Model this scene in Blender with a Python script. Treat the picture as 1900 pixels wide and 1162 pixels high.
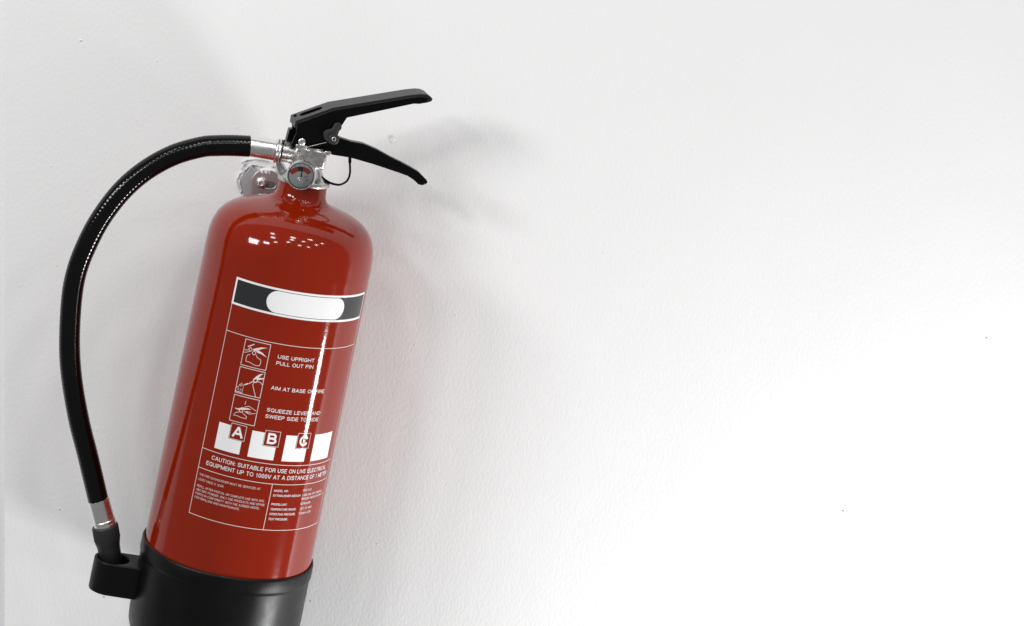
import bpy, bmesh, math, random
from mathutils import Vector, Matrix

random.seed(7)
for o in list(bpy.data.objects):
    bpy.data.objects.remove(o)
scene = bpy.context.scene
COL = scene.collection
R = math.radians

# ------------------------------------------------------------------ camera
# The wall is the plane y = 0, the camera stands 2 m in front of it, above the
# extinguisher, looking level with a shifted lens (verticals stay vertical).
S = 0.000435                 # metres on the wall per photograph pixel
DIST = 2.0
HOR = -450.0                 # eye level, in photograph rows
ZC = (581 - HOR) * S
cam_data = bpy.data.cameras.new('camera')
cam = bpy.data.objects.new('camera', cam_data)
COL.objects.link(cam)
cam.location = (0, -DIST, ZC)
cam.rotation_euler = (R(90), 0, 0)
cam_data.sensor_width = 36
cam_data.lens = 36 * (DIST / S) / 1900
cam_data.shift_y = -(581 - HOR) / 1900
cam_data.clip_end = 100
cam_data.clip_start = 0.01
scene.camera = cam

# ------------------------------------------------------------------ world, lamps, exposure
world = bpy.data.worlds.new('World')
scene.world = world
world.use_nodes = True
bg = world.node_tree.nodes['Background']
bg.inputs[0].default_value = (0.98, 0.99, 1.0, 1)
bg.inputs[1].default_value = 0.15


def aim(o, target):
    d = Vector(target) - o.location
    o.rotation_euler = d.to_track_quat('-Z', 'Y').to_euler()


def area(name, loc, target, sx, sy, watts, color=(1, 1, 1)):
    l = bpy.data.lights.new(name, 'AREA')
    l.shape = 'RECTANGLE'
    l.size = sx
    l.size_y = sy
    l.energy = watts
    l.color = color
    o = bpy.data.objects.new(name, l)
    COL.objects.link(o)
    o.location = loc
    aim(o, target)
    return o


# bright lamp low on the right, close to the wall (shadow to the upper left, sheen on the foot)
area('lamp_low_right', (0.66, -0.33, -0.80), (-0.15, -0.08, 0.0), 0.16, 0.16, 7.2)
# slim lamp on the right (thin upright streak on the cylinder)
area('lamp_slim_right', (0.80, -0.33, -0.525), (-0.15, -0.08, 0.0), 0.08, 0.075, 0.9)
# lamps in front on the left (blurred shadow to the right)
area('lamp_front_left', (-1.60, -1.4, 1.08), (-0.15, -0.05, 0.0), 0.55, 0.38, 11.5)
area('lamp_front_left_small', (-1.0, -1.7, 1.15), (-0.15, -0.05, 0.0), 0.26, 0.2, 4)
# rows of small downlights in the ceiling of the room
for i in range(4):
    for j in range(3):
        l = bpy.data.lights.new('downlight', 'POINT')
        l.energy = 8.5
        l.shadow_soft_size = 0.11
        l.color = (1.0, 0.992, 0.978)
        o = bpy.data.objects.new('downlight', l)
        COL.objects.link(o)
        o.location = (-0.5 + 0.85 * i + random.uniform(-0.25, 0.25), -0.95 - 0.75 * j + random.uniform(-0.25, 0.15), 2.05 + random.uniform(-0.1, 0.2))

scene.view_settings.view_transform = 'Standard'
scene.view_settings.look = 'None'
scene.view_settings.gamma = 1
scene.view_settings.exposure = 0.6
scene.view_settings.use_curve_mapping = False
scene.render.engine = 'CYCLES'


# ------------------------------------------------------------------ helpers
def new_mat(name):
    m = bpy.data.materials.new(name)
    m.use_nodes = True
    nt = m.node_tree
    return m, nt, nt.nodes['Principled BSDF']


def simple(name, col, rough=0.4, metal=0.0, spec=0.5, bump=0.0, bscale=400.0,
           rvar=0.0, coat=0.0, cvar=0.0, cscale=60.0):
    m, nt, p = new_mat(name)
    p.inputs['Base Color'].default_value = (*col, 1)
    p.inputs['Roughness'].default_value = rough
    p.inputs['Metallic'].default_value = metal
    p.inputs['Specular IOR Level'].default_value = spec
    if coat:
        p.inputs['Coat Weight'].default_value = coat
        p.inputs['Coat Roughness'].default_value = 0.03
    tc = nt.nodes.new('ShaderNodeTexCoord')
    if bump:
        n = nt.nodes.new('ShaderNodeTexNoise')
        n.inputs['Scale'].default_value = bscale
        n.inputs['Detail'].default_value = 3
        nt.links.new(tc.outputs['Object'], n.inputs['Vector'])
        b = nt.nodes.new('ShaderNodeBump')
        b.inputs['Strength'].default_value = bump
        b.inputs['Distance'].default_value = 0.001
        nt.links.new(n.outputs['Fac'], b.inputs['Height'])
        nt.links.new(b.outputs['Normal'], p.inputs['Normal'])
    if rvar or cvar:
        n2 = nt.nodes.new('ShaderNodeTexNoise')
        n2.inputs['Scale'].default_value = cscale
        n2.inputs['Detail'].default_value = 6
        nt.links.new(tc.outputs['Object'], n2.inputs['Vector'])
        if rvar:
            mr = nt.nodes.new('ShaderNodeMapRange')
            mr.inputs['From Min'].default_value = 0.3
            mr.inputs['From Max'].default_value = 0.7
            mr.inputs['To Min'].default_value = max(0.02, rough - rvar)
            mr.inputs['To Max'].default_value = rough + rvar
            nt.links.new(n2.outputs['Fac'], mr.inputs['Value'])
            nt.links.new(mr.outputs['Result'], p.inputs['Roughness'])
        if cvar:
            cr = nt.nodes.new('ShaderNodeMixRGB')
            cr.inputs['Color1'].default_value = (*[c * (1 - cvar) for c in col], 1)
            cr.inputs['Color2'].default_value = (*[min(1, c * (1 + cvar)) for c in col], 1)
            nt.links.new(n2.outputs['Fac'], cr.inputs['Fac'])
            nt.links.new(cr.outputs['Color'], p.inputs['Base Color'])
    return m


def link(name, me, mat, parent=None, kind=None):
    o = bpy.data.objects.new(name, me)
    COL.objects.link(o)
    if mat is not None:
        me.materials.append(mat)
    if parent is not None:
        o.parent = parent
    if kind:
        o['kind'] = kind
    return o


def pyd(name, verts, faces, mat, parent=None, smooth=True, angle=35, kind=None):
    me = bpy.data.meshes.new(name)
    me.from_pydata([tuple(v) for v in verts], [], faces)
    bm = bmesh.new()
    bm.from_mesh(me)
    bmesh.ops.recalc_face_normals(bm, faces=bm.faces)
    if smooth:
        for f in bm.faces:
            f.smooth = True
        for e in bm.edges:
            if len(e.link_faces) == 2 and e.calc_face_angle(0) > R(angle):
                e.smooth = False
    bm.to_mesh(me)
    bm.free()
    return link(name, me, mat, parent, kind)


def bevel(o, w, seg=2, ang=30):
    m = o.modifiers.new('bevel', 'BEVEL')
    m.width = w
    m.segments = seg
    m.limit_method = 'ANGLE'
    m.angle_limit = R(ang)
    m.harden_normals = False
    return o


# ------------------------------------------------------------------ frames
TILT = R(11.6)
CT, ST = math.cos(TILT), math.sin(TILT)
AXD = 0.080                  # distance of the cylinder's axis from the wall
U0, V0 = 619.7, 920.0
BASE = 75.0                  # mm from the base of the foot up to the local zero
YAW = R(14)


def wallpt(px, py, d=0.0):
    f = (DIST - d) / DIST
    return Vector(((px - 950) * S * f, -d, ZC + ((581 - py) * S - ZC) * f))


ORG = wallpt(CT * U0 - ST * V0, ST * U0 + CT * V0, AXD)


def loc(w):
    r = Vector(w) - ORG
    return Vector((r.x * CT - r.z * ST, r.y, r.x * ST + r.z * CT)) * 1000


CAML = loc(cam.location)


def L(px, py, y=0.0, yaw=0.0):
    """point of the sight line through a photograph pixel that lies y mm behind the
    axis plane turned by yaw; in millimetres in the extinguisher's own frame"""
    d = loc(wallpt(px, py, AXD)) - CAML
    n = Vector((-math.sin(yaw), math.cos(yaw), 0))
    t = (y - n.dot(CAML)) / n.dot(d)
    return CAML + d * t


def unyaw(p, yaw):
    return (p.x * math.cos(yaw) + p.y * math.sin(yaw), p.z)


def yw(x, y, z, yaw=YAW):
    return Vector((x * math.cos(yaw) - y * math.sin(yaw), x * math.sin(yaw) + y * math.cos(yaw), z))


def mm(p):
    return Vector((p[0], p[1], p[2] + BASE)) * 0.001


def revolve(name, prof, mat, parent, seg=96, org=(0, 0, 0), axis='Z', yaw=0.0, angle=35, cap=True):
    """prof: (radius, height) in mm. axis Z: along the cylinder; X: along yawed x; Y: towards the wall"""
    verts, faces = [], []
    org = Vector(org)
    for r, h in prof:
        for i in range(seg):
            t = 2 * math.pi * i / seg
            c, s = r * math.cos(t), r * math.sin(t)
            if axis == 'Z':
                p = yw(c, s, h, yaw)
            elif axis == 'X':
                p = yw(h, c, s, yaw)
            else:
                p = yw(c, h, s, yaw)
            verts.append(mm(org + p))
    n = len(prof)
    for k in range(n - 1):
        for i in range(seg):
            j = (i + 1) % seg
            faces.append((k * seg + i, k * seg + j, (k + 1) * seg + j, (k + 1) * seg + i))
    if cap:
        faces.append(tuple(range(seg)))
        faces.append(tuple((n - 1) * seg + i for i in range(seg)))
    return pyd(name, verts, faces, mat, parent, angle=angle)


def prism(name, poly, y0, y1, mat, parent, yaw=0.0, bev=0.0, seg=2):
    """poly: (x, z) in mm in the yawed frame"""
    n = len(poly)
    verts = [mm(yw(x, y0, z, yaw)) for x, z in poly] + [mm(yw(x, y1, z, yaw)) for x, z in poly]
    faces = [tuple(range(n)), tuple(range(2 * n - 1, n - 1, -1))]
    faces += [(i, (i + 1) % n, n + (i + 1) % n, n + i) for i in range(n)]
    o = pyd(name, verts, faces, mat, parent, angle=28)
    if bev:
        bevel(o, bev * 0.001, seg)
    return o


def trace(pts, y, yaw):
    return [unyaw(L(px, py, y, yaw), yaw) for px, py in pts]


def catmull(pts, n):
    out = []
    P = [pts[0] * 2 - pts[1]] + pts + [pts[-1] * 2 - pts[-2]]
    for i in range(1, len(P) - 2):
        p0, p1, p2, p3 = P[i - 1], P[i], P[i + 1], P[i + 2]
        for k in range(n):
            t = k / n
            out.append(0.5 * ((2 * p1) + (p2 - p0) * t + (2 * p0 - 5 * p1 + 4 * p2 - p3) * t * t + (3 * p1 - p0 - 3 * p2 + p3) * t ** 3))
    out.append(pts[-1].copy())
    return out


def resample(pts, step):
    out = [pts[0].copy()]
    acc = 0.0
    for a, b in zip(pts, pts[1:]):
        l = (b - a).length
        while acc + l >= step and l > 0:
            t = (step - acc) / l
            a = a.lerp(b, t)
            out.append(a.copy())
            l = (b - a).length
            acc = 0.0
        acc += l
    out.append(pts[-1].copy())
    return out


def tube(name, pts, rad, mat, parent, seg=24, conv=mm, cap=True):
    verts, faces = [], []
    n = len(pts)
    ref = Vector((0, 1, 0))
    s = 0.0
    for k, p in enumerate(pts):
        if k:
            s += (pts[k] - pts[k - 1]).length
        d = (pts[min(n - 1, k + 1)] - pts[max(0, k - 1)]).normalized()
        x = (ref - d * ref.dot(d)).normalized()
        y = d.cross(x)
        for i in range(seg):
            t = 2 * math.pi * i / seg
            r = rad(s, t) if callable(rad) else rad
            verts.append(conv(p + (x * math.cos(t) + y * math.sin(t)) * r))
    for k in range(n - 1):
        for i in range(seg):
            j = (i + 1) % seg
            faces.append((k * seg + i, k * seg + j, (k + 1) * seg + j, (k + 1) * seg + i))
    if cap:
        faces.append(tuple(range(seg)))
        faces.append(tuple((n - 1) * seg + i for i in range(seg)))
    return pyd(name, verts, faces, mat, parent, angle=50)


# ------------------------------------------------------------------ materials
def wall_material():
    m, nt, p = new_mat('painted plaster')
    p.inputs['Roughness'].default_value = 0.65
    p.inputs['Specular IOR Level'].default_value = 0.3
    tc = nt.nodes.new('ShaderNodeTexCoord')
    big = nt.nodes.new('ShaderNodeTexNoise')
    big.inputs['Scale'].default_value = 9
    big.inputs['Detail'].default_value = 5
    nt.links.new(tc.outputs['Object'], big.inputs['Vector'])
    cr = nt.nodes.new('ShaderNodeMixRGB')
    cr.inputs['Color1'].default_value = (0.80, 0.80, 0.80, 1)
    cr.inputs['Color2'].default_value = (0.84, 0.84, 0.84, 1)
    nt.links.new(big.outputs['Fac'], cr.inputs['Fac'])
    nt.links.new(cr.outputs['Color'], p.inputs['Base Color'])
    # roller stipple: slightly stretched upwards, two sizes
    mp = nt.nodes.new('ShaderNodeMapping')
    mp.inputs['Scale'].default_value = (1.0, 1.0, 0.62)
    mp.inputs['Rotation'].default_value = (0, R(12), 0)
    nt.links.new(tc.outputs['Object'], mp.inputs['Vector'])
    n1 = nt.nodes.new('ShaderNodeTexNoise')
    n1.inputs['Scale'].default_value = 450
    n1.inputs['Detail'].default_value = 2.5
    n1.inputs['Roughness'].default_value = 0.55
    n2 = nt.nodes.new('ShaderNodeTexNoise')
    n2.inputs['Scale'].default_value = 60
    n2.inputs['Detail'].default_value = 3
    for n in (n1, n2):
        nt.links.new(mp.outputs['Vector'], n.inputs['Vector'])
    b1 = nt.nodes.new('ShaderNodeBump')
    b1.inputs['Strength'].default_value = 0.45
    b1.inputs['Distance'].default_value = 0.0006
    nt.links.new(n1.outputs['Fac'], b1.inputs['Height'])
    b2 = nt.nodes.new('ShaderNodeBump')
    b2.inputs['Strength'].default_value = 0.12
    b2.inputs['Distance'].default_value = 0.0015
    nt.links.new(n2.outputs['Fac'], b2.inputs['Height'])
    nt.links.new(b1.outputs['Normal'], b2.inputs['Normal'])
    nt.links.new(b2.outputs['Normal'], p.inputs['Normal'])
    return m


WALL = wall_material()
RED = simple('red enamel', (0.23, 0.0115, 0.001), 0.075, spec=0.42, bump=0.03, bscale=260)
PRINT_W = simple('white print', (0.86, 0.86, 0.86), 0.10)
PRINT_L = simple('fine white print', (0.80, 0.72, 0.70), 0.10)
PRINT_B = simple('charcoal print', (0.022, 0.024, 0.026), 0.10)
CHROME = simple('polished nickel', (0.84, 0.83, 0.82), 0.27, metal=1, rvar=0.05, cscale=300)
CAST = simple('cast nickel', (0.56, 0.55, 0.535), 0.30, metal=1, bump=0.16, bscale=300, rvar=0.1, cscale=500)
PLATE = simple('dull grey steel', (0.36, 0.36, 0.37), 0.5, metal=0.3, bump=0.15, bscale=400, cvar=0.2, cscale=250)
ZINC = simple('galvanised steel', (0.55, 0.54, 0.54), 0.38, metal=0.85, bump=0.1, bscale=300, rvar=0.1, cvar=0.15, cscale=220)
BLACK = simple('black lacquer', (0.003, 0.003, 0.003), 0.25, spec=0.09, bump=0.03, bscale=500)
BLACK_T = simple('black textured lacquer', (0.007, 0.007, 0.007), 0.42, spec=0.4, bump=0.12, bscale=1500)
HOSE = simple('black hose rubber', (0.002, 0.002, 0.002), 0.12, spec=0.26, bump=0.06, bscale=200)
CUPM = simple('black moulded plastic', (0.003, 0.003, 0.003), 0.38, spec=0.2, bump=0.06, bscale=700, rvar=0.1, cscale=45)
GREYP = simple('dark grey plastic', (0.022, 0.022, 0.023), 0.45, spec=0.4, bump=0.05, bscale=700)
NOZ = simple('charcoal plastic', (0.022, 0.022, 0.023), 0.5, spec=0.4, bump=0.05, bscale=700)
ORING = simple('black ring rubber', (0.004, 0.004, 0.004), 0.45)
DIALW = simple('silver dial', (0.66, 0.67, 0.69), 0.35)
DIALR = simple('dial red', (0.50, 0.045, 0.02), 0.5)
DIALK = simple('dial dark green', (0.008, 0.014, 0.014), 0.5)
SPECK = simple('dark speck', (0.12, 0.12, 0.12), 0.8)


def glass_material():
    m, nt, p = new_mat('clear gauge lens')
    out = nt.nodes['Material Output']
    nt.nodes.remove(p)
    tr = nt.nodes.new('ShaderNodeBsdfTransparent')
    gl = nt.nodes.new('ShaderNodeBsdfGlossy')
    gl.inputs['Roughness'].default_value = 0.03
    fr = nt.nodes.new('ShaderNodeFresnel')
    fr.inputs['IOR'].default_value = 1.5
    mx = nt.nodes.new('ShaderNodeMixShader')
    nt.links.new(fr.outputs[0], mx.inputs[0])
    nt.links.new(tr.outputs[0], mx.inputs[1])
    nt.links.new(gl.outputs[0], mx.inputs[2])
    nt.links.new(mx.outputs[0], out.inputs['Surface'])
    return m


LENS = glass_material()


def worn_material():
    """bracket face: white wall paint left along the rounded top edge, bare metal below"""
    m, nt, p = new_mat('bracket steel with leftover wall paint')
    tc = nt.nodes.new('ShaderNodeTexCoord')
    sep = nt.nodes.new('ShaderNodeSeparateXYZ')
    nt.links.new(tc.outputs['Object'], sep.inputs[0])
    n = nt.nodes.new('ShaderNodeTexNoise')
    n.inputs['Scale'].default_value = 420
    n.inputs['Detail'].default_value = 4
    mp = nt.nodes.new('ShaderNodeMapping')
    mp.inputs['Scale'].default_value = (1, 1, 0.3)
    nt.links.new(tc.outputs['Object'], mp.inputs['Vector'])
    nt.links.new(mp.outputs['Vector'], n.inputs['Vector'])
    ad = nt.nodes.new('ShaderNodeMath')
    ad.operation = 'MULTIPLY_ADD'
    ad.inputs[1].default_value = 0.012
    nt.links.new(n.outputs['Fac'], ad.inputs[0])
    nt.links.new(sep.outputs['Z'], ad.inputs[2])
    th = nt.nodes.new('ShaderNodeMath')
    th.operation = 'GREATER_THAN'
    th.inputs[1].default_value = wallpt(0, 318, 0.012).z + 0.006 - BR_ORG.z
    nt.links.new(ad.outputs[0], th.inputs[0])
    mc = nt.nodes.new('ShaderNodeMixRGB')
    mc.inputs['Color1'].default_value = (0.40, 0.37, 0.37, 1)
    mc.inputs['Color2'].default_value = (0.82, 0.82, 0.82, 1)
    nt.links.new(th.outputs[0], mc.inputs['Fac'])
    nt.links.new(mc.outputs[0], p.inputs['Base Color'])
    iv = nt.nodes.new('ShaderNodeMath')
    iv.operation = 'SUBTRACT'
    iv.inputs[0].default_value = 0.75
    nt.links.new(th.outputs[0], iv.inputs[1])
    iv.use_clamp = True
    nt.links.new(iv.outputs[0], p.inputs['Metallic'])
    p.inputs['Roughness'].default_value = 0.42
    return m


# ------------------------------------------------------------------ wall
xl = wallpt(6, 0).x


def slab(name, x0, x1, z0, z1, y0, y1, mat, bev=0.0, parent=None):
    v = [(x, y, z) for x in (x0, x1) for y in (y0, y1) for z in (z0, z1)]
    f = [(0, 1, 3, 2), (4, 6, 7, 5), (0, 4, 5, 1), (2, 3, 7, 6), (0, 2, 6, 4), (1, 5, 7, 3)]
    o = pyd(name, v, f, mat, parent, smooth=False)
    if bev:
        bevel(o, bev, 3)
    return o


wall = slab('wall', xl, 3.2, -1.4, 2.4, 0, 0.2, WALL, 0.0012)
wall['kind'] = 'structure'
side = slab('wall_beside', -2.4, xl, -1.4, 2.4, 0.0025, 0.2, WALL)
side['kind'] = 'structure'


def blob(name, px, py, w, h, depth, mat, rot=0.0, n=14, jit=0.25, parent=None):
    """low irregular lump or fleck on the wall's surface"""
    c = wallpt(px, py)
    verts, faces = [], []
    rings = [(1.0, -0.0003), (0.75, depth * 0.7), (0.35, depth)]
    jj = [1 + random.uniform(-jit, jit) for _ in range(n)]
    for rr, d in rings:
        for i in range(n):
            t = 2 * math.pi * i / n
            x, z = w / 2 * rr * jj[i] * math.cos(t), h / 2 * rr * jj[i] * math.sin(t)
            x, z = x * math.cos(rot) - z * math.sin(rot), x * math.sin(rot) + z * math.cos(rot)
            verts.append((c.x + x, -d, c.z + z))
    verts.append((c.x, -depth, c.z))
    for k in range(2):
        for i in range(n):
            j = (i + 1) % n
            faces.append((k * n + i, k * n + j, (k + 1) * n + j, (k + 1) * n + i))
    for i in range(n):
        faces.append((2 * n + i, 2 * n + (i + 1) % n, 3 * n))
    return pyd(name, verts, faces, mat, parent, angle=80)


for px, py, w, h, d in ((729, 260, 7, 13, 1.4), (150, 75, 6, 4, 0.9), (110, 944, 4, 4, 0.9), (292, 113, 4, 3, 0.7),
                        (845, 586, 4, 4, 0.6), (880, 196, 3, 4, 0.6), (440, 236, 12, 3, 0.5), (95, 308, 9, 4, 0.4),
                        (180, 797, 14, 5, 0.6), (873, 220, 4, 5, 0.5), (40, 530, 3, 3, 0.7), (1285, 280, 4, 5, 0.5),
                        (1120, 470, 4, 4, 0.4), (770, 640, 5, 4, 0.5), (830, 900, 4, 5, 0.5), (700, 1010, 4, 6, 0.5)):
    blob('paint_lump', px, py, w * S, h * S, d * (0.0009 if py in (260, 75, 944) else 0.00035), WALL, random.uniform(0, 3), parent=wall)
for px, py, w, h, rot in ((1564, 948, 5, 2, -0.7), (1830, 627, 3, 2, 0), (193, 1108, 2.4, 2.4, 0), (106, 494, 1.6, 1.6, 0),
                           (576, 1116, 3, 1.0, 0.8)):
    blob('dirt_speck', px, py, w * S, h * S, 0.0004, SPECK, rot, parent=wall)

# ------------------------------------------------------------------ extinguisher root
ext = bpy.data.objects.new('fire_extinguisher', None)
COL.objects.link(ext)
ext.empty_display_size = 0.05
ext.location = ORG + Vector((ST, 0, CT)) * (-BASE * 0.001)
ext.rotation_euler = (0, TILT, 0)
ext['label'] = 'tilted glossy red fire extinguisher with black levers, black hose and pressure gauge'
ext['category'] = 'fire extinguisher'

# ---- body
RB = 65.1
prof = [(30, -64), (60, -64), (RB, -60), (RB, 0), (RB, 120), (RB, 231.0), (RB + 0.03, 231.5), (RB + 0.03, 232.1), (RB, 232.6)]
prof += [(RB, 238), (64.6, 246), (63.2, 253), (60.5, 259.5), (56.5, 264.5), (51, 268.6), (44, 272), (36, 274.8), (29, 276.8),
         (24.5, 278.4), (21.4, 280.4), (19.7, 283), (19.0, 286), (18.8, 290.5), (18.6, 293.0), (14, 293.2)]
body = revolve('cylinder', prof, RED, ext, seg=160, angle=45)
body['label'] = 'glossy red steel cylinder with domed shoulder and short neck'

# ---- foot cup
cupp = [(64.9, -20), (65.35, 4.2), (66.1, 4.6), (66.8, 4.1), (67.2, 3.0), (67.3, -5.2), (67.1, -6.2), (66.5, -7.1), (66.4, -9), (66.4, -40), (66.0, -52),
        (65.2, -60), (62.6, -67), (59, -72), (54, -75), (0.01, -75)]
cup = revolve('foot_cup', cupp, CUPM, ext, seg=128, angle=40, cap=False)
cup['label'] = 'black plastic foot cup round the bottom of the cylinder'


# ---- nozzle holder
def holder():
    hx, hr = -85.0, 12.2
    w, rend, xr = 15.0, 15.0, -58.0
    zt, zb = -17.5, -42.0
    n = 64
    outer, inner = [], []
    for i in range(n):
        t = 2 * math.pi * i / n
        c, s = math.cos(t), math.sin(t)
        if c <= 0:
            r = rend
        else:
            r = min((xr - hx) / max(c, 1e-6), w / max(abs(s), 1e-6))
        outer.append((hx + r * c, r * s))
        inner.append((hx + hr * c, hr * s))
    verts, faces = [], []
    loops = [(inner, zb + 3), (inner, zt), (outer, zt), (outer, zb)]
    for lp, z in loops:
        verts += [mm(yw(x, y, z, R(8))) for x, y in lp]
    for k in range(3):
        for i in range(n):
            j = (i + 1) % n
            faces.append((k * n + i, k * n + j, (k + 1) * n + j, (k + 1) * n + i))
    faces.append(tuple(range(n)))
    faces.append(tuple(3 * n + i for i in range(n)))
    o = pyd('nozzle_holder', verts, faces, CUPM, ext, angle=35)
    bevel(o, 0.0009, 2, 50)
    o['label'] = 'black plastic socket on the foot cup that holds the nozzle'
    return o


holder()

# ---- hose
hp = [(463, 271.5), (432, 270.2), (402, 270.5), (372.6, 273.2), (321.4, 288.2), (270, 316.6), (226, 354.6), (186.8, 405.8),
      (159, 458.5), (141.4, 506.8), (132.5, 560), (129, 640), (133.5, 705), (146.5, 780), (163, 846), (183, 930)]
hy = [-11, -14, -18, -22, -28, -33, -37, -39, -40, -40, -39, -36, -32, -26, -20, -13]
pts = [L(px, py, y) for (px, py), y in zip(hp, hy)]
pts = resample(catmull(pts, 24), 0.55)
HOSE_PTS = pts


def hrad(s, t):
    return 8.15 - 0.0009 * s + 0.05 * math.sin(2 * math.pi * s / 3.1 + 0.6 * math.sin(s / 19.0)) + 0.03 * math.sin(2 * math.pi * s / 47.0)


hose = tube('hose', pts, hrad, HOSE, ext, seg=28)
hose['label'] = 'black rubber hose looping from valve down to foot'


def along(name, p0, p1, prof, mat, parent, seg=64, angle=35):
    """lathe between two local points; prof (radius, 0..1 along)"""
    d = (p1 - p0)
    ln = d.length
    d.normalize()
    x = (Vector((0, 1, 0)) - d * d.y).normalized()
    y = d.cross(x)
    verts, faces = [], []
    for r, h in prof:
        for i in range(seg):
            t = 2 * math.pi * i / seg
            rr = r(t) if callable(r) else r
            verts.append(mm(p0 + d * (h * ln) + (x * math.cos(t) + y * math.sin(t)) * rr))
    n = len(prof)
    for k in range(n - 1):
        for i in range(seg):
            j = (i + 1) % seg
            faces.append((k * seg + i, k * seg + j, (k + 1) * seg + j, (k + 1) * seg + i))
    faces.append(tuple(range(seg)))
    faces.append(tuple((n - 1) * seg + i for i in range(seg)))
    return pyd(name, verts, faces, mat, parent, seg and True, angle)


# lower ferrule, collar and nozzle tip
f0, f1 = L(182, 926, -13), L(195.5, 976, -12)
fer = along('hose_ferrule', f0, f1, [(7.6, 0), (8.35, 0.02), (8.4, 0.1), (8.3, 0.2), (8.35, 0.72), (8.35, 0.77), (8.85, 0.80), (8.9, 0.84), (8.5, 0.87), (8.5, 0.90), (8.75, 0.93), (8.6, 0.98), (7.5, 1)], CHROME, ext)
fer['label'] = 'silver ferrule at the nozzle end of the hose'
n0, n1 = L(194.3, 973, -12), L(207, 1046, -9)


def knurl(r):
    return lambda t: r + 0.22 * math.cos(t * 40)


noz = along('nozzle', n0, n1, [(8.6, 0.0), (9.6, 0.03), (knurl(9.9), 0.06), (knurl(9.9), 0.36), (9.7, 0.40), (9.5, 0.44), (8.9, 0.52), (8.6, 0.6), (8.4, 0.98), (7.5, 1)], NOZ, ext, seg=160, angle=60)
noz['label'] = 'dark grey ribbed nozzle resting in the holder'

# ---- valve
valve = revolve('valve', [(12, 292.6), (20.2, 292.9), (20.5, 293.6), (20.5, 295.3), (20.0, 296.2), (17.6, 297.0), (14.2, 300.5), (12.0, 304.5), (11.3, 308),
                          (11.2, 318), (11.6, 320), (11.6, 322), (8, 322.4)], CAST, ext, seg=64, angle=32)
valve['label'] = 'cast silver metal valve body on the neck'


def boxl(name, x0, x1, y0, y1, z0, z1, mat, parent, yaw=YAW, bev=0.8):
    return prism(name, [(x0, z0), (x1, z0), (x1, z1), (x0, z1)], y0, y1, mat, parent, yaw, bev)


boxl('valve_block', -13.5, 12.0, -11.5, 11.5, 306.5, 321.5, CAST, valve, bev=2.0)
boxl('valve_lug', -14.2, -5.0, -12.6, -9.6, 320.2, 323.6, CAST, valve, bev=0.7)
boxl('valve_lug', 9.2, 14.2, -12.6, -9.6, 318.8, 322.0, CAST, valve, bev=0.7)
# side outlet towards the hose (along the yawed x axis)
sz = L(500, 277.5, -9).z
e0 = L(513, 279.3, -10)
sp0 = Vector((-3, -1, e0.z - 0.2))
sp1 = L(519, 280.4, -9)
along('outlet', sp0, sp1, [(9.2, 0.0), (9.0, 0.45), (7.9, 0.62), (7.7, 1.0)], CAST, valve)
along('sealing_ring', L(521.2, 281.0, -9), L(524.6, 281.7, -9), [(7.5, 0), (9.0, 0.15), (9.3, 0.5), (9.0, 0.85), (7.5, 1)], ORING, valve)
uf = along('hose_ferrule', L(465.5, 271.3, -11), L(511, 279.2, -10), [(6.5, 0), (7.8, 0.0), (7.95, 0.03), (7.8, 0.8), (7.9, 1.0)], CHROME, ext)
uf['label'] = 'silver ferrule at the valve end of the hose'


def hexish(r):
    return lambda t: r + 0.0 * t


along('hose_nut', L(510.5, 279.1, -10), L(521.5, 281.1, -9.5), [(8.2, 0), (9.3, 0.06), (9.6, 0.25), (9.3, 0.42), (8.8, 0.47), (9.2, 0.54), (9.5, 0.75), (9.2, 0.94), (8.4, 1)], CHROME, uf, seg=64, angle=30)

# ---- gauge (faces the room)
gc = L(558.2, 326.5, -31)
gx, gz = gc.x, gc.z
gdir = Vector((gc.x, -31, gc.z))


def gfrm(x, y, z):
    """gauge frame: small yaw of its own"""
    return gc + Vector((x, y, z))


gauge = revolve('pressure_gauge', [(5.5, 24), (5.5, 14), (9.0, 13), (10.9, 11.5), (11.3, 9), (11.3, 1.8), (11.0, 0.7), (10.7, 0.1), (10.2, 0.0), (9.9, 0.4), (9.75, 1.6), (0.01, 1.6)],
                CHROME, ext, seg=80, org=gc, axis='Y', cap=False)
gauge['label'] = 'small round pressure gauge with red and dark dial segments'
verts = [mm(gfrm(9.72 * math.cos(2 * math.pi * i / 64), 1.45, 9.72 * math.sin(2 * math.pi * i / 64))) for i in range(64)]
dial = pyd('dial', verts, [tuple(range(64))], DIALW, gauge)


def arc(name, r0, r1, a0, a1, mat, y=1.3, c=(0.3, -4.2), n=16):
    vs, fs = [], []
    for i in range(n + 1):
        t = R(a0 + (a1 - a0) * i / n)
        for r in (r0, r1):
            vs.append(mm(gfrm(c[0] + r * math.cos(t), y, c[1] + r * math.sin(t))))
    for i in range(n):
        fs.append((2 * i, 2 * i + 2, 2 * i + 3, 2 * i + 1))
    return pyd(name, vs, fs, mat, dial, smooth=False)


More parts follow.
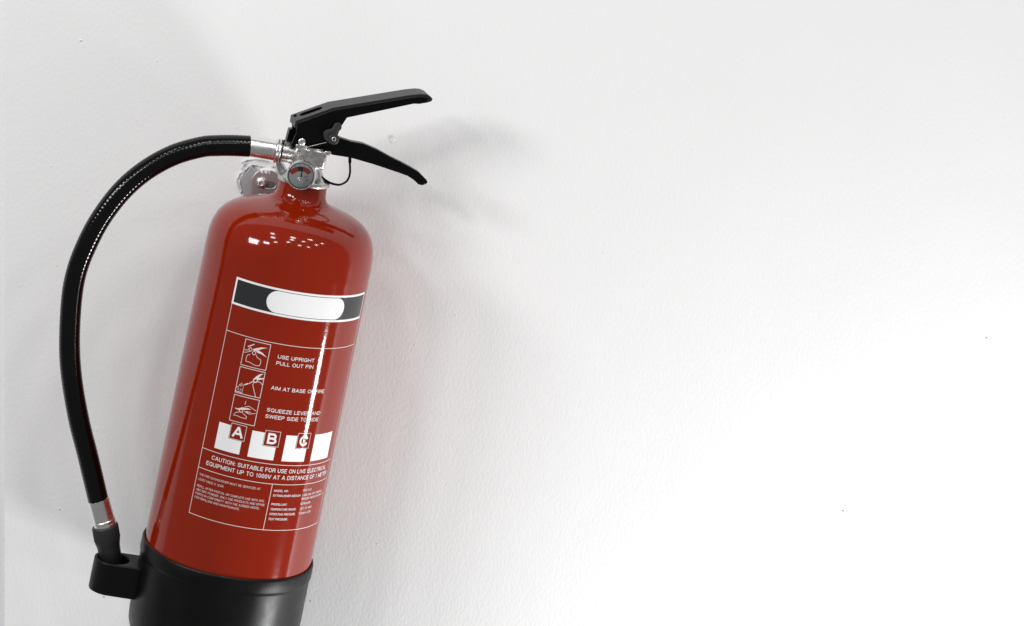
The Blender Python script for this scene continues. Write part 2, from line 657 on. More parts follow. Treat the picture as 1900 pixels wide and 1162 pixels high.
arc('rim_shade', 9.25, 9.7, 0, 360, DIALK, y=1.36, c=(0, 0), n=48)  # dark ring painted in for the shadow round the gauge rim
arc('red_zone', 7.4, 10.6, 50, 86, DIALR)
arc('red_zone', 7.4, 10.6, 113, 152, DIALR)
arc('dark_zone', 7.4, 10.7, 86.5, 112.5, DIALK)
arc('scale_rim', 10.7, 11.1, 50, 152, DIALK)
for k in range(4):
    a_ = 66 + k * 18
    arc('tick', 11.8, 12.5, a_, a_ + 2.2, DIALK, n=2)
for x, z in ((3.2, -0.6), (5.2, -2.6), (4.4, 0.2)):
    vs = [mm(gfrm(x + dx, 1.3, z + dz)) for dx, dz in ((-.6, -.25), (.6, -.45), (.7, .15), (-.5, .35))]
    pyd('dial_mark', vs, [(0, 1, 2, 3)], DIALK, dial, smooth=False)
vs = [mm(gfrm(x, 1.0, z)) for x, z in ((-0.4, -4.2), (1.0, -4.2), (0.35, 5.0), (-0.25, 5.0))]
pyd('needle', vs, [(0, 1, 2, 3)], DIALK, gauge, smooth=False)
revolve('needle_hub', [(2.9, 1.4), (2.9, 0.9), (2.5, 0.7), (1.9, 0.75), (1.8, 1.0), (1.5, 1.0), (1.4, 0.5), (0.9, 0.3), (0.01, 0.3)], CHROME, gauge, seg=32,
        org=gc + Vector((0.3, 0, -4.2)), axis='Y', cap=False)
revolve('lens', [(9.8, 0.45), (6, 0.18), (3, 0.05), (0.01, 0.0)], LENS, gauge, seg=48, org=gc, axis='Y', cap=False)

# ---- upper lever (carrying handle)
HW = 12.5
strip_px = [(546.5, 237), (548.6, 224.5), (618, 200), (761, 176.6), (781, 174.6), (790, 175.2), (798, 178.4), (803, 184), (800.5, 188.4), (793, 190.6)]
strip = trace(strip_px, -HW, YAW)


def thick(poly, t):
    """offset an open polyline to its right-hand side and close it"""
    inn = []
    n = len(poly)
    for i in range(n):
        a = Vector(poly[max(0, i - 1)])
        b = Vector(poly[min(n - 1, i + 1)])
        d = (b - a).normalized()
        inn.append((poly[i][0] + d.y * t, poly[i][1] - d.x * t))
    return poly + inn[::-1]


handle = prism('carrying_handle', thick(strip, 2.4), -HW, HW, BLACK_T, ext, YAW, 0.7, 3)
handle['label'] = 'long black upper handle of folded metal'
side_px = [(549.5, 229), (618.5, 204), (761, 180.5), (788, 178.6), (798.5, 184.5), (794, 190.6), (778.5, 193.2), (768, 192.8), (644, 218.8), (634, 234), (622, 262),
           (606, 270), (580, 273.5), (561, 275.3), (543.5, 273.6), (540.5, 268.5), (550.5, 246)]
for y0, y1 in ((-HW + 0.35, -HW + 2.4), (HW - 2.4, HW - 0.35)):
    sp = trace(side_px, -HW + 0.35, YAW)
    prism('side_plate', sp, y0, y1, BLACK, handle, YAW, 0.35)
# slot and hole in the top face of the handle: dark patches, their inner shade put into the colour
def on_top(px0, px1, w0, w1, mat, lift=0.08):
    a, b = trace([px0, px1], -HW, YAW)
    a, b = Vector(a), Vector(b)
    d = (b - a).normalized()
    nrm = Vector((-d.y, d.x))
    vs = []
    n = 10
    hw = (w1 - w0) / 2
    m = (w0 + w1) / 2
    ln = (b - a).length
    loop = []
    for i in range(n + 1):
        t = -math.pi / 2 + math.pi * i / n
        loop.append((ln - hw + hw * math.cos(t), m + hw * math.sin(t)))
    for i in range(n + 1):
        t = math.pi / 2 + math.pi * i / n
        loop.append((hw + hw * math.cos(t), m + hw * math.sin(t)))
    return [(a + d * u + nrm * lift, v) for u, v in loop]


def slot(name, px0, px1, w0, w1, mat, parent):
    lp = on_top(px0, px1, w0, w1, mat)
    lp2 = on_top(px0, px1, w0, w1, mat, lift=-1.6)
    vs = [mm(yw(q.x, v, q.y)) for q, v in lp] + [mm(yw(q.x, v, q.y)) for q, v in lp2]
    n = len(lp)
    fs = [tuple(range(n))] + [(i, (i + 1) % n, n + (i + 1) % n, n + i) for i in range(n)]
    return pyd(name, vs, fs, mat, parent, smooth=False)


OPENING_SHADE = simple('painted opening shade', (0.002, 0.002, 0.002), 0.9, spec=0.0)
slot('slot', (561, 219.5), (603, 205), -3.5, 4.5, OPENING_SHADE, handle)
slot('hole', (551, 223), (556, 221.3), 2.0, 6.5, OPENING_SHADE, handle)
# post between valve and handle
bp = trace([(536, 238), (548, 238), (546, 262), (541, 276), (527, 272)], 6, YAW)
prism('rear_post', bp, 2.0, 10.0, BLACK, handle, YAW, 0.4)

# ---- lower lever
LW = 7.6
lev_px = [(561, 275.6), (600, 264), (622, 258), (632, 256.5), (652, 263), (675, 267.2), (700, 277.8), (727, 292.8), (745, 301.5), (761, 310.2), (778, 320), (791, 333.5), (794.2, 338),
          (792.5, 341.6), (783.5, 344.6), (776, 342.5), (768, 334.5), (757, 327.3), (740, 321), (692, 305), (650, 293), (617, 288), (609, 283.5), (588, 282.6)]
lp = trace(lev_px, -LW, YAW)
lever = prism('squeeze_lever', lp, -LW, 1.6, BLACK, ext, YAW, 1.1, 3)
lever['label'] = 'black lower squeeze lever curving down to its tip'


def disc(name, px, py, y, r, t, mat, parent, dome=0.0, seg=40, bev=0.3):
    c = L(px, py, y, YAW)
    pr = [(r, t), (r, bev), (r - bev, 0)]
    if dome:
        for k in range(1, 6):
            q = k / 6
            pr.append((r * math.cos(q * math.pi / 2) * 0.97, -dome * math.sin(q * math.pi / 2)))
    pr.append((0.01, -dome))
    return revolve(name, pr, mat, parent, seg=seg, org=c, axis='Y', yaw=YAW, cap=False)


disc('rivet', 560.2, 263.8, -HW - 0.5, 2.75, 2.0, CHROME, handle, dome=0.7)
wp = [L(562, 275.2, -HW - 0.2, YAW), L(585, 269.2, -HW - 0.2, YAW), L(606, 264.3, -HW - 0.2, YAW)]
tube('lever_gleam', wp, 0.22, ZINC, handle, seg=8)  # bright sliver standing in for the gleam on the lever's top edge
# ---- safety clip
def dogbone():
    c1 = Vector(trace([(620, 258.5)], -HW - 3, YAW)[0])
    c2 = Vector(trace([(627.6, 234.5)], -HW - 3, YAW)[0])
    c3 = Vector(trace([(609.5, 251)], -HW - 3, YAW)[0])
    pts = []
    for c, r in ((c1, 4.3), (c2, 3.0), (c3, 3.9)):
        for i in range(28):
            t = 2 * math.pi * i / 28
            pts.append(c + Vector((r * math.cos(t), r * math.sin(t))))
    # hand-traced outline in photograph pixels, softened
    out = [(600.5, 253), (601.5, 246), (607, 241.5), (614.5, 240.2), (618.5, 236.5), (621, 231), (626, 228.3), (632.5, 230), (634.2, 236), (632.5, 241.5), (627, 245.5), (625.5, 249.5),
           (629.3, 254), (629.8, 260), (626.8, 266.3), (620.5, 269.2), (613.5, 267.5), (608.5, 263.2), (603, 259)]
    P3 = [Vector((x, y, 0)) for x, y in out]
    sm = catmull(P3 + [P3[0]], 3)[:-1]
    return trace([(p.x, p.y) for p in sm], -HW - 3, YAW)


clip = prism('safety_clip', dogbone(), -HW - 3.0, -HW + 0.2, GREYP, ext, YAW, 0.6, 2)
clip['label'] = 'dark grey plastic safety clip pinned beside the levers'
disc('clip_boss', 619.3, 258.8, -HW - 4.0, 3.9, 1.4, GREYP, clip, bev=0.5)
r2 = disc('clip_pin', 619.6, 258.6, -HW - 4.6, 1.75, 1.5, CHROME, clip, bev=0.3)
disc('pin_end', 619.6, 258.6, -HW - 4.75, 1.0, 0.5, GREYP, clip, bev=0.2)

# ---- retaining strap of the pin
cp = [(649.3, 288), (649.2, 303), (649.2, 322), (644, 335.5), (632, 342.6), (619.5, 341.8), (607.5, 337), (595, 328), (588, 320)]
cy = [0, -1, -3, -4, -5, -6, -7, -7, -5]
cpts = resample(catmull([L(px, py, y, YAW) for (px, py), y in zip(cp, cy)], 16), 0.8)
tot = 0.8 * len(cpts)


def crad(s, t):
    if s < 6.2:
        return 1.25
    return 0.85 + 0.30 * max(0.0, (s - 28) / (tot - 28)) if s > 28 else 0.85


strap = tube('pin_strap', cpts, crad, BLACK, ext, seg=14)
strap['label'] = 'thin black plastic strap looping below the lever'

# ---- hanging lug behind the neck
lug = prism('hanging_lug', trace([(511, 297), (521, 300), (531, 318), (533, 340), (522, 334), (514, 314)], 6, 0), 5, 16, ZINC, ext, 0, 0.6)
lug['label'] = 'grey metal lug behind the valve'


# ------------------------------------------------------------------ printed label, wrapped round the cylinder
def el(cx, cz, rx, rz, a0, a1, n=10):
    return [(cx + rx * math.cos(R(a0 + (a1 - a0) * i / n)), cz + rz * math.sin(R(a0 + (a1 - a0) * i / n))) for i in range(n + 1)]


_S = el(.5, .75, .5, .25, 20, 180, 8) + [(.06, .62)] + el(.5, .26, .5, .26, 60, -160, 10)
_S = el(.5, .76, .48, .24, 15, 250, 12) + el(.5, .26, .5, .26, 75, -165, 12)
GLYPH = {
    'A': [[(0, 0), (.46, 1), (.54, 1), (1, 0)], [(.2, .32), (.8, .32)]],
    'B': [[(0, 0), (0, 1)], [(0, 1)] + el(.58, .76, .34, .24, 90, -90, 8) + [(0, .52)], [(0, .52)] + el(.62, .26, .38, .26, 90, -90, 8) + [(0, 0)]],
    'C': [el(.53, .5, .53, .5, 38, 322, 18)],
    'D': [[(0, 0), (0, 1)] + el(.45, .5, .55, .5, 90, -90, 12) + [(0, 0)]],
    'E': [[(1, 1), (0, 1), (0, 0), (1, 0)], [(0, .52), (.92, .52)]],
    'F': [[(1, 1), (0, 1), (0, 0)], [(0, .5), (.9, .5)]],
    'G': [el(.53, .5, .53, .5, 40, 350, 18) + [(1, .45), (.6, .45)]],
    'H': [[(0, 0), (0, 1)], [(1, 0), (1, 1)], [(0, .52), (1, .52)]],
    'I': [[(.5, 0), (.5, 1)]],
    'J': [[(1, 1), (1, .3)] + el(.5, .27, .5, .27, 0, -170, 8)],
    'K': [[(0, 0), (0, 1)], [(0, .36), (1, 1)], [(.34, .58), (1, 0)]],
    'L': [[(0, 1), (0, 0), (1, 0)]],
    'M': [[(0, 0), (0, 1)], [(1, 0), (1, 1)], [(0, 1), (.5, .04)], [(1, 1), (.5, .04)]],
    'N': [[(0, 0), (0, 1)], [(1, 0), (1, 1)], [(0, .97), (1, .03)]],
    'O': [el(.5, .5, .5, .5, 0, 360, 22)],
    'P': [[(0, 0), (0, 1)], [(0, 1)] + el(.6, .74, .4, .26, 90, -90, 8) + [(0, .48)]],
    'Q': [el(.5, .5, .5, .5, 0, 360, 22), [(.6, .25), (1, -.04)]],
    'R': [[(0, 0), (0, 1)], [(0, 1)] + el(.6, .75, .4, .25, 90, -90, 8) + [(0, .5)], [(.5, .5), (.92, .36), (1, 0)]],
    'S': [_S],
    'T': [[(0, 1), (1, 1)], [(.5, 1), (.5, 0)]],
    'U': [[(0, 1), (0, .32)] + el(.5, .32, .5, .32, 180, 360, 10) + [(1, 1)]],
    'V': [[(0, 1), (.46, 0), (.54, 0), (1, 1)]],
    'W': [[(0, 1), (.24, 0)], [(.24, 0), (.5, 1)], [(.5, 1), (.76, 0)], [(.76, 0), (1, 1)]],
    'X': [[(0, 0), (1, 1)], [(0, 1), (1, 0)]],
    'Y': [[(0, 1), (.5, .45), (1, 1)], [(.5, .45), (.5, 0)]],
    'Z': [[(0, 1), (1, 1)], [(1, .97), (0, .03)], [(0, 0), (1, 0)]],
    '0': [el(.5, .5, .5, .5, 0, 360, 20)],
    '1': [[(.2, .76), (.65, 1), (.65, 0)]],
    '2': [el(.5, .72, .5, .28, 165, -35, 10) + [(0, 0), (1, 0)]],
    '3': [el(.48, .76, .46, .24, 160, -80, 10), el(.5, .26, .5, .26, 85, -165, 10)],
    '5': [[(.95, 1), (.15, 1), (.06, .5)] + el(.5, .32, .5, .32, 125, -160, 12)],
    '6': [el(.5, .32, .5, .32, 0, 360, 16), el(.62, .45, .6, .55, 95, 190, 8)],
    ':': [[(.5, .03), (.5, .06)], [(.5, .6), (.5, .63)]],
    '.': [[(.5, .0), (.5, .02)]],
    '-': [[(0, .4), (1, .4)]],
    '+': [[(0, .42), (1, .42)], [(.5, .16), (.5, .7)]],
    '(': [el(1.0, .5, .9, .62, 125, 235, 8)],
    ')': [el(0, .5, .9, .62, 55, -55, 8)],
    '\u00b0': [el(.5, .85, .4, .16, 0, 360, 10)],
}
GW = {'A': .76, 'B': .70, 'C': .75, 'D': .72, 'E': .62, 'F': .58, 'G': .77, 'H': .70, 'I': .17, 'J': .55, 'K': .72, 'L': .56, 'M': .84, 'N': .72, 'O': .80, 'P': .66, 'Q': .80, 'R': .70,
      'S': .68, 'T': .64, 'U': .70, 'V': .72, 'W': 1.02, 'X': .72, 'Y': .72, 'Z': .64, ' ': .30, ':': .2, '.': .2, '-': .3, '+': .5, '(': .28, ')': .28, '\u00b0': .34, '1': .5}
for d_ in '02356':
    GW[d_] = .58


class Sheet:
    def __init__(self):
        self.bm = bmesh.new()

    def poly(self, pts):
        self.bm.faces.new([self.bm.verts.new((x, 0, z)) for x, z in pts])

    def rect(self, x0, z0, x1, z1):
        self.poly([(x0, z0), (x1, z0), (x1, z1), (x0, z1)])

    def frame(self, x0, z0, x1, z1, w):
        self.rect(x0, z0, x1, z0 + w)
        self.rect(x0, z1 - w, x1, z1)
        self.rect(x0, z0 + w, x0 + w, z1 - w)
        self.rect(x1 - w, z0 + w, x1, z1 - w)

    def line(self, pts, w, closed=False, ext=0.0):
        """ribbon of width w with mitred joints; every ribbon lies a hair above the last"""
        self.k = (getattr(self, 'k', 0) + 1) % 9
        P = [Vector(p) for p in pts]
        if closed:
            P = P[:-1] if (P[0] - P[-1]).length < 1e-6 else P
        n = len(P)
        if ext and not closed:
            P[0] = P[0] + (P[0] - P[1]).normalized() * ext
            P[-1] = P[-1] + (P[-1] - P[-2]).normalized() * ext
        lr = []
        for i in range(n):
            a = P[i - 1] if (i or closed) else None
            b = P[(i + 1) % n] if (i < n - 1 or closed) else None
            d0 = (P[i] - a).normalized() if a is not None else (b - P[i]).normalized()
            d1 = (b - P[i]).normalized() if b is not None else d0
            t = (d0 + d1)
            t = t.normalized() if t.length > 1e-4 else d0
            nn = Vector((-t.y, t.x))
            k = 1 / max(0.62, nn.dot(Vector((-d0.y, d0.x))))
            lr.append((P[i] + nn * (w / 2 * k), P[i] - nn * (w / 2 * k)))
        y = 0.004 * self.k
        vs = [[self.bm.verts.new((q.x, y, q.y)) for q in pr] for pr in lr]
        for i in range(n if closed else n - 1):
            j = (i + 1) % n
            self.bm.faces.new((vs[i][0], vs[i][1], vs[j][1], vs[j][0]))

    def ring(self, cx, cz, r, w, n=16):
        for i in range(n):
            t0, t1 = 2 * math.pi * i / n, 2 * math.pi * (i + 1) / n
            self.poly([(cx + q * math.cos(t), cz + q * math.sin(t)) for q, t in ((r - w / 2, t0), (r + w / 2, t0), (r + w / 2, t1), (r - w / 2, t1))])

    def text(self, s, x0, z, x1, cap, bold=0.02):
        wt = 0.105 + bold * 1.6
        gap = 0.13
        adv = [GW.get(c, 0.68) for c in s]
        total = sum(adv) + gap * (len(s) - 1)
        kx = (x1 - x0) / total
        x = 0.0
        for c, wd in zip(s, adv):
            for st in GLYPH.get(c, []):
                cl = len(st) > 2 and (Vector(st[0]) - Vector(st[-1])).length < 1e-6
                w = wt * cap * min(1.0, 1.15 * kx / cap)
                W = wd * kx
                pts = [(x0 + x * kx + w / 2 + p[0] * (W - w), z + w / 2 + p[1] * (cap - w)) for p in st]
                self.line(pts, w, closed=cl, ext=0.0 if cl else w * 0.45)
            x += wd + gap

    def build(self, name, mat, parent, off, step=2.5, cut=True):
        bm = self.bm
        if cut:
            xs = [v.co.x for v in bm.verts]
            x = math.floor(min(xs) / step) * step + step
            while x < max(xs):
                g = bm.verts[:] + bm.edges[:] + bm.faces[:]
                bmesh.ops.bisect_plane(bm, geom=g, dist=1e-5, plane_co=(x, 0, 0), plane_no=(1, 0, 0))
                x += step
        normals = []
        for v in bm.verts:
            x, z = v.co.x, v.co.z
            z -= 0.012 * (x + 33)
            th = x / RB
            rr = RB + off + v.co.y
            v.co = mm((rr * math.sin(th), -rr * math.cos(th), z))
        bm.normal_update()
        for f in bm.faces:
            f.smooth = True
            c = f.calc_center_median()
            if f.normal.x * c.x + f.normal.y * c.y < 0:
                f.normal_flip()
        me = bpy.data.meshes.new(name)
        bm.to_mesh(me)
        bm.free()
        nl = [Vector((v.co.x, v.co.y, 0)).normalized() for v in me.vertices]
        if len(nl):
            me.normals_split_custom_set_from_vertices(nl)
        return link(name, me, mat, parent)


X0, X1 = -33.2, 88.2
sh = Sheet()
LW_ = 0.42
for x in (X0, X1 - LW_):
    sh.rect(x, 43.0, x + LW_, 203.5)
for z in (183.0, 92.8, 78.0, 43.0):
    sh.rect(X0 + LW_, z, X1 - LW_, z + LW_)
sh.rect(26.1, 43.0 + LW_, 26.1 + LW_, 78.0)
label = sh.build('printed_label', PRINT_L, ext, 0.10)
label['label'] = 'printed instruction panel outlined in thin white lines'

sh = Sheet()
sh.rect(X0 - 0.3, 203.6, X1 + 0.3, 224.0)
band = sh.build('header_band', PRINT_W, label, 0.13)
band['label'] = 'white bordered charcoal band with blank white oval'
sh = Sheet()
sh.rect(X0 + 1.2, 205.2, X1 - 0.8, 222.4)
sh.build('band_field', PRINT_B, label, 0.19)
sh = Sheet()
zc_, hr_ = 213.8, 8.2
ov = []
for i in range(25):
    t = -math.pi / 2 + math.pi * i / 24
    ov.append((58.6 - hr_ + hr_ * math.cos(t), zc_ + hr_ * math.sin(t)))
for i in range(25):
    t = math.pi / 2 + math.pi * i / 24
    ov.append((-6.2 + hr_ + hr_ * math.cos(t), zc_ + hr_ * math.sin(t)))
sh.poly(ov)
sh.build('blank_oval', PRINT_W, label, 0.25)


# pictograms
def picto(z0, draw):
    s = Sheet()
    ox = -16.0
    s.frame(ox, z0, ox + 19.9, z0 + 20.0, 0.45)
    draw(s, ox, z0)
    return s.build('pictogram', PRINT_L, label, 0.10)


def pic1(s, ox, oz):
    q = lambda *p: [(ox + x, oz + z) for x, z in p]
    s.poly(q((7.0, 13.6), (9.2, 14.8), (13.0, 16.4), (17.6, 17.0), (13.4, 15.2), (10.6, 13.6), (13.6, 12.2), (16.4, 11.0), (18.6, 9.6), (18.2, 11.0), (15.4, 12.9), (12.0, 14.2))[:5] )
    s.poly(q((7.0, 13.6), (13.4, 15.2), (10.6, 13.4), (8.4, 12.4)))
    s.poly(q((9.6, 12.8), (11.6, 13.6), (14.8, 12.6), (18.6, 9.8), (14.2, 11.4), (11.0, 11.9)))
    s.poly(q((2.7, 14.9), (3.3, 14.3), (7.6, 17.2), (7.4, 17.8)))
    s.ring(ox + 5.3, oz + 13.0, 1.2, 0.5)
    s.ring(ox + 8.6, oz + 11.0, 1.3, 0.45)
    s.line(q((0.6, 11.6), (3.2, 12.0), (4.2, 13.0)), 0.35)
    s.line(q((0.6, 9.6), (3.4, 10.6), (5.4, 11.6)), 0.35)
    s.line(q((6.0, 9.4), (3.9, 8.4), (3.4, 6.4), (3.6, 3.6), (6.6, 3.6), (8.6, 2.9), (11.4, 2.2), (14.4, 2.6), (14.9, 5.0), (14.4, 7.2), (11.4, 8.4), (10.6, 10.0)), 0.38)


def pic2(s, ox, oz):
    q = lambda *p: [(ox + x, oz + z) for x, z in p]
    s.poly(q((12.2, 12.6), (13.4, 15.2), (15.6, 17.4), (18.6, 18.7), (16.4, 16.0), (15.2, 13.8)))
    s.poly(q((14.6, 14.4), (19.4, 15.4), (19.4, 14.5), (15.2, 13.0)))
    s.ring(ox + 13.7, oz + 12.5, 1.5, 0.7)
    s.line(q((6.2, 7.3), (9.0, 9.0)), 0.9)
    s.line(q((9.4, 9.0), (12.4, 11.6)), 0.6)
    s.line(q((15.0, 11.8), (17.6, 11.8), (19.4, 10.2)), 0.45)
    s.line(q((12.9, 11.2), (12.4, 8.6), (16.2, 0.5)), 0.42)
    s.line(q((0.7, 3.6), (1.3, 5.0), (2.0, 4.2), (2.6, 6.8), (3.6, 5.4), (4.0, 8.4), (5.2, 6.4), (5.8, 7.2), (5.6, 1.0)), 0.3)
    s.line(q((1.6, 2.4), (2.2, 3.6), (2.8, 2.6)), 0.28)
    s.line(q((3.6, 2.2), (4.2, 3.8), (4.8, 2.4)), 0.28)
    s.line(q((2.2, 5.6), (3.4, 7.4), (4.4, 6.0)), 0.28)
    s.line(q((0.5, 1.2), (5.6, 1.0)), 0.5)


def pic3(s, ox, oz):
    q = lambda *p: [(ox + x, oz + z) for x, z in p]
    s.line(q((9.9, 17.2), (9.6, 14.2)), 0.35)
    s.poly(q((2.6, 10.2), (5.0, 10.2), (8.0, 11.8), (12.6, 12.2), (15.2, 11.6), (12.0, 11.0), (8.8, 10.2), (6.0, 9.2), (3.0, 9.6)))
    s.poly(q((9.4, 9.6), (12.0, 9.4), (15.6, 7.8), (12.8, 8.2)))
    s.ring(ox + 7.6, oz + 9.4, 1.4, 0.5)
    s.line(q((9.8, 12.6), (13.0, 13.8), (16.4, 12.4), (18.8, 11.4)), 0.35)
    s.line(q((11.8, 9.8), (14.2, 9.6), (16.0, 8.6), (18.8, 9.6)), 0.35)
    s.line(q((6.6, 8.0), (3.8, 6.8), (2.6, 4.6), (5.4, 4.8), (8.4, 4.2), (12.6, 4.2), (12.6, 5.8), (9.8, 7.4), (8.6, 8.2)), 0.38)


picto(161.6, pic1)
picto(140.5, pic2)
picto(119.2, pic3)

sh = Sheet()
sh.text('USE UPRIGHT', 10.6, 172.4, 40.0, 2.75, 0.022)
sh.text('PULL OUT PIN', 10.4, 167.5, 40.2, 2.75, 0.022)
sh.text('AIM AT BASE OF FIRE', 10.3, 148.7, 55.6, 2.75, 0.022)
sh.text('SQUEEZE LEVER AND', 10.6, 131.9, 56.2, 2.75, 0.022)
sh.text('SWEEP SIDE TO SIDE', 10.3, 127.0, 55.4, 2.75, 0.022)
t = sh.build('instruction_text', PRINT_W, label, 0.10)
t['label'] = 'white lettering giving the three steps of use'
sh = Sheet()
sh.text('CAUTION: SUITABLE FOR USE ON LIVE ELECTRICAL', -23.4, 87.0, 79.9, 3.1, 0.016)
sh.text('EQUIPMENT UP TO 1000V AT A DISTANCE OF 1 METER', -26.9, 81.9, 83.4, 3.1, 0.016)
t = sh.build('caution_text', PRINT_W, label, 0.10)
t['label'] = 'two line white caution text'
sh = Sheet()
for s_, z, x1 in (('THE FIRE EXTINGUISHER MUST BE SERVICED AT', 72.7, 17.8), ('LEAST ONCE A YEAR.', 69.1, -9.4), ('REFILL AFTER PARTIAL OR COMPLETE USE WITH 3KG', 64.0, 22.4),
                  ('ABC DRY POWDER. ONLY USE PRODUCTS AND SPARE', 61.1, 23.5), ('PARTS IN CONFORMITY WITH THE AGREED MODEL', 58.2, 20.1), ('FOR REFILLING AND MAINTENANCE.', 55.3, 5.4)):
    sh.text(s_, -30.8, z, x1, 1.65, 0.0)
t = sh.build('service_text', PRINT_L, label, 0.10)
t['label'] = 'small white service notice'
sh = Sheet()
for a_, xa, b_, xb, z in (('MODEL NO:', 40.8, 'PM3-3.0C', 64.9, 72.6), ('EXTINGUISHER MEDIUM:', 53.4, '3.0KG ABC DRY CHEMICAL', 82.0, 68.9), ('', 0, 'POWDER (MONO-PHOSPHATE)', 85.6, 66.0), ('PROPELLANT:', 42.2, 'NITROGEN', 66.4, 62.2),
                          ('TEMPERATURE RANGE:', 51.6, '-20\u00b0C TO +60\u00b0C', 69.9, 58.4), ('OPERATING PRESSURE:', 51.8, '15 BAR (+20\u00b0C)', 69.9, 54.7), ('TEST PRESSURE:', 45.2, '', 0, 50.9)):
    if a_:
        sh.text(a_, 28.7, z, xa, 1.65, 0.018)
    if b_:
        sh.text(b_, 55.1, z, xb, 1.6, 0.004)
t = sh.build('data_text', PRINT_W, label, 0.10)
t['label'] = 'small white table of technical data'

# fire class squares
for k, (x, ch) in enumerate(((-23.1, 'A'), (3.1, 'B'), (29.5, 'C'), (56.0, ''))):
    sh = Sheet()
    if ch:
        sh.poly([(x, 96.0), (x + 19.9, 96.0), (x + 19.9, 106.2), (x + 9.4, 106.2), (x + 9.4, 115.9), (x, 115.9)])
        # concave outline: rebuild from two rectangles
        sh.bm.free()
        sh.bm = bmesh.new()
        sh.rect(x, 96.0, x + 9.4, 115.9)
        sh.rect(x + 9.4, 96.0, x + 19.9, 105.9)
    else:
        sh.rect(x, 96.0, x + 23.0, 116.4)
    sq = sh.build('class_square', PRINT_W, label, 0.10)
    if ch:
        sh = Sheet()
        sh.frame(x + 9.7, 106.2, x + 21.7, 118.0, 0.35)
        sh.build('letter_frame', PRINT_L, label, 0.13)
        sh = Sheet()
        w_ = {'A': 8.2, 'B': 7.2, 'C': 7.6}[ch]
        sh.text(ch, x + 15.8 - w_ / 2, 108.0, x + 15.8 + w_ / 2, 8.2, 0.055)
        sh.build('class_letter', PRINT_W, label, 0.13)

# ------------------------------------------------------------------ bracket on the wall
BR_ORG = wallpt(493, 420, 0.0)
brk = bpy.data.objects.new('wall_bracket', None)
COL.objects.link(brk)
brk.location = BR_ORG
brk['label'] = 'worn steel hanging bracket screwed to the wall behind the neck'
brk['category'] = 'bracket'
PAINTED = worn_material()


def wprism(name, px, d0, d1, mat, parent, bev=0.0006):
    n = len(px)
    dm = max(d0, d1)
    w = [wallpt(x, y, dm) for x, y in px]
    vs = [Vector((p.x, -d0, p.z)) - BR_ORG for p in w] + [Vector((p.x, -d1, p.z)) - BR_ORG for p in w]
    fs = [tuple(range(n)), tuple(range(2 * n - 1, n - 1, -1))] + [(i, (i + 1) % n, n + (i + 1) % n, n + i) for i in range(n)]
    o = pyd(name, vs, fs, mat, parent, angle=30)
    if bev:
        bevel(o, bev, 2)
    return o


wprism('back_plate', [(466.5, 306.5), (471, 313), (500, 318), (540, 330), (552, 360), (552, 470), (456, 470), (453, 385), (451, 360), (446.5, 341), (446, 334), (456, 321)], -0.002, 0.003, PLATE, brk)
fp = [(464.5, 470)]
for i in range(15):
    t = math.pi - math.pi * i / 14 * 0.86
    fp.append((494 + 29.5 * math.cos(t), 340 - 27 * math.sin(t)))
fp += [(526, 345), (528, 470)]
wprism('hook_plate', fp, 0.003, 0.012, PAINTED, brk, 0.001)


def wrev(name, px, py, prof, mat, parent, seg=40):
    vs, fs = [], []
    dm = max(d for r, d in prof)
    c = wallpt(px, py, dm)
    for r, d in prof:
        for i in range(seg):
            t = 2 * math.pi * i / seg
            vs.append(Vector((c.x + r * math.cos(t), -d, c.z + r * math.sin(t))) - BR_ORG)
    for k in range(len(prof) - 1):
        for i in range(seg):
            j = (i + 1) % seg
            fs.append((k * seg + i, k * seg + j, (k + 1) * seg + j, (k + 1) * seg + i))
    return pyd(name, vs, fs, mat, parent)


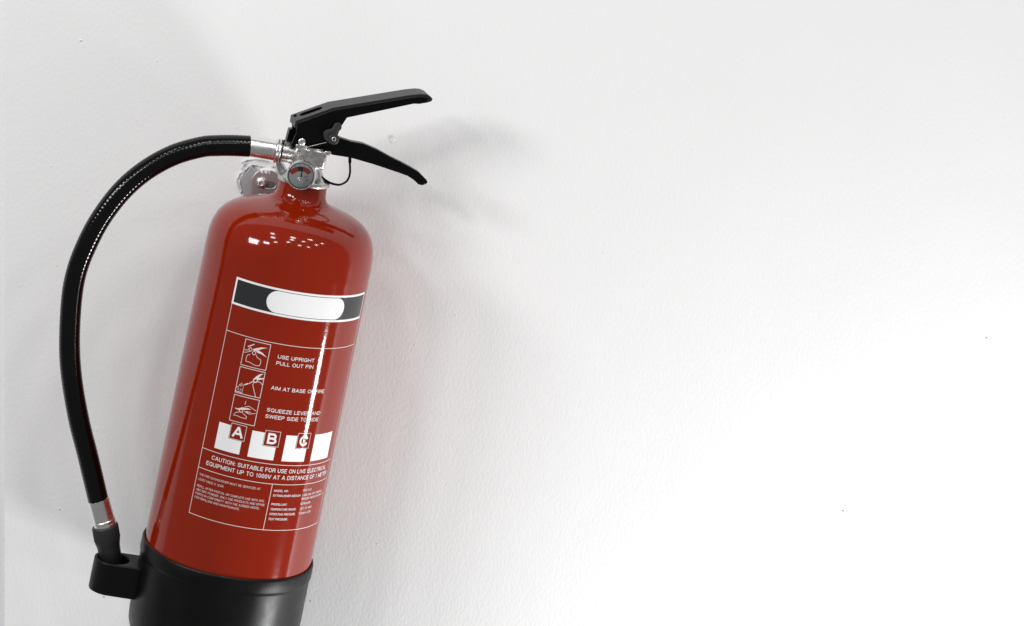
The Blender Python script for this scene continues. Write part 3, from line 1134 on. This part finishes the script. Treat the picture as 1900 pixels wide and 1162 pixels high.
scr = wrev('screw', 484.5, 341, [(0.0046, 0.0119), (0.0046, 0.0128), (0.0041, 0.0136), (0.0029, 0.0140), (0.0027, 0.0158), (0.0022, 0.0164), (0.0016, 0.0164), (0.0014, 0.0150), (0.00001, 0.0149)], CHROME, brk)
# slot in the plate: dark raised patch, its shade put into the colour
vs = []
loop = [(493, 336.5), (504, 336.5), (509.5, 339), (512, 343.5), (509.5, 347.5), (504, 350), (493, 350)]
wprism('slot', loop, 0.0105, 0.01215, simple('slot shade metal', (0.16, 0.14, 0.14), 0.5, metal=0.5), brk, 0)
wprism('slot_edge', [(492, 350.2), (504, 350.2), (509.5, 347.8), (512, 344), (513.2, 344.5), (510.5, 349), (504.5, 351.8), (492, 351.8)], 0.0105, 0.0126, CHROME, brk, 0.0002)


# torn plaster round the bracket
def flake(name, pts, d, edge, mat):
    n = len(pts)
    c = sum((Vector((x, y)) for x, y in pts), Vector((0, 0))) / n
    vs = []
    for x, y in pts:
        vs.append(wallpt(x, y, -0.0004))
    for x, y in pts:
        q = c.lerp(Vector((x, y)), 0.86)
        vs.append(wallpt(q.x, q.y, edge * random.uniform(0.5, 1.2)))
    for x, y in pts:
        q = c.lerp(Vector((x, y)), 0.62)
        vs.append(wallpt(q.x, q.y, d * random.uniform(0.4, 1.3)))
    vs.append(wallpt(c.x, c.y, d))
    fs = []
    for k in range(2):
        for i in range(n):
            j = (i + 1) % n
            fs.append((k * n + i, k * n + j, (k + 1) * n + j, (k + 1) * n + i))
    for i in range(n):
        fs.append((2 * n + i, 2 * n + (i + 1) % n, 3 * n))
    return pyd(name, vs, fs, mat, wall, smooth=False)


PLASTER = simple('broken plaster', (0.70, 0.70, 0.70), 0.9, bump=0.6, bscale=500, cvar=0.1, cscale=300)
flake('plaster_flake', [(447, 300), (456, 295.5), (470, 294), (490, 295), (508, 299), (515, 306), (512, 312), (496, 311), (480, 309), (468, 306), (458, 312), (450, 320), (446, 312), (450, 304)], 0.0012, 0.003, PLASTER)
flake('plaster_flake', [(450, 317), (456, 316), (450, 326), (445, 333), (446, 345), (449, 356), (447, 362), (442, 350), (439, 340), (438, 334), (442, 327), (444, 321)], 0.001, 0.0028, PLASTER)
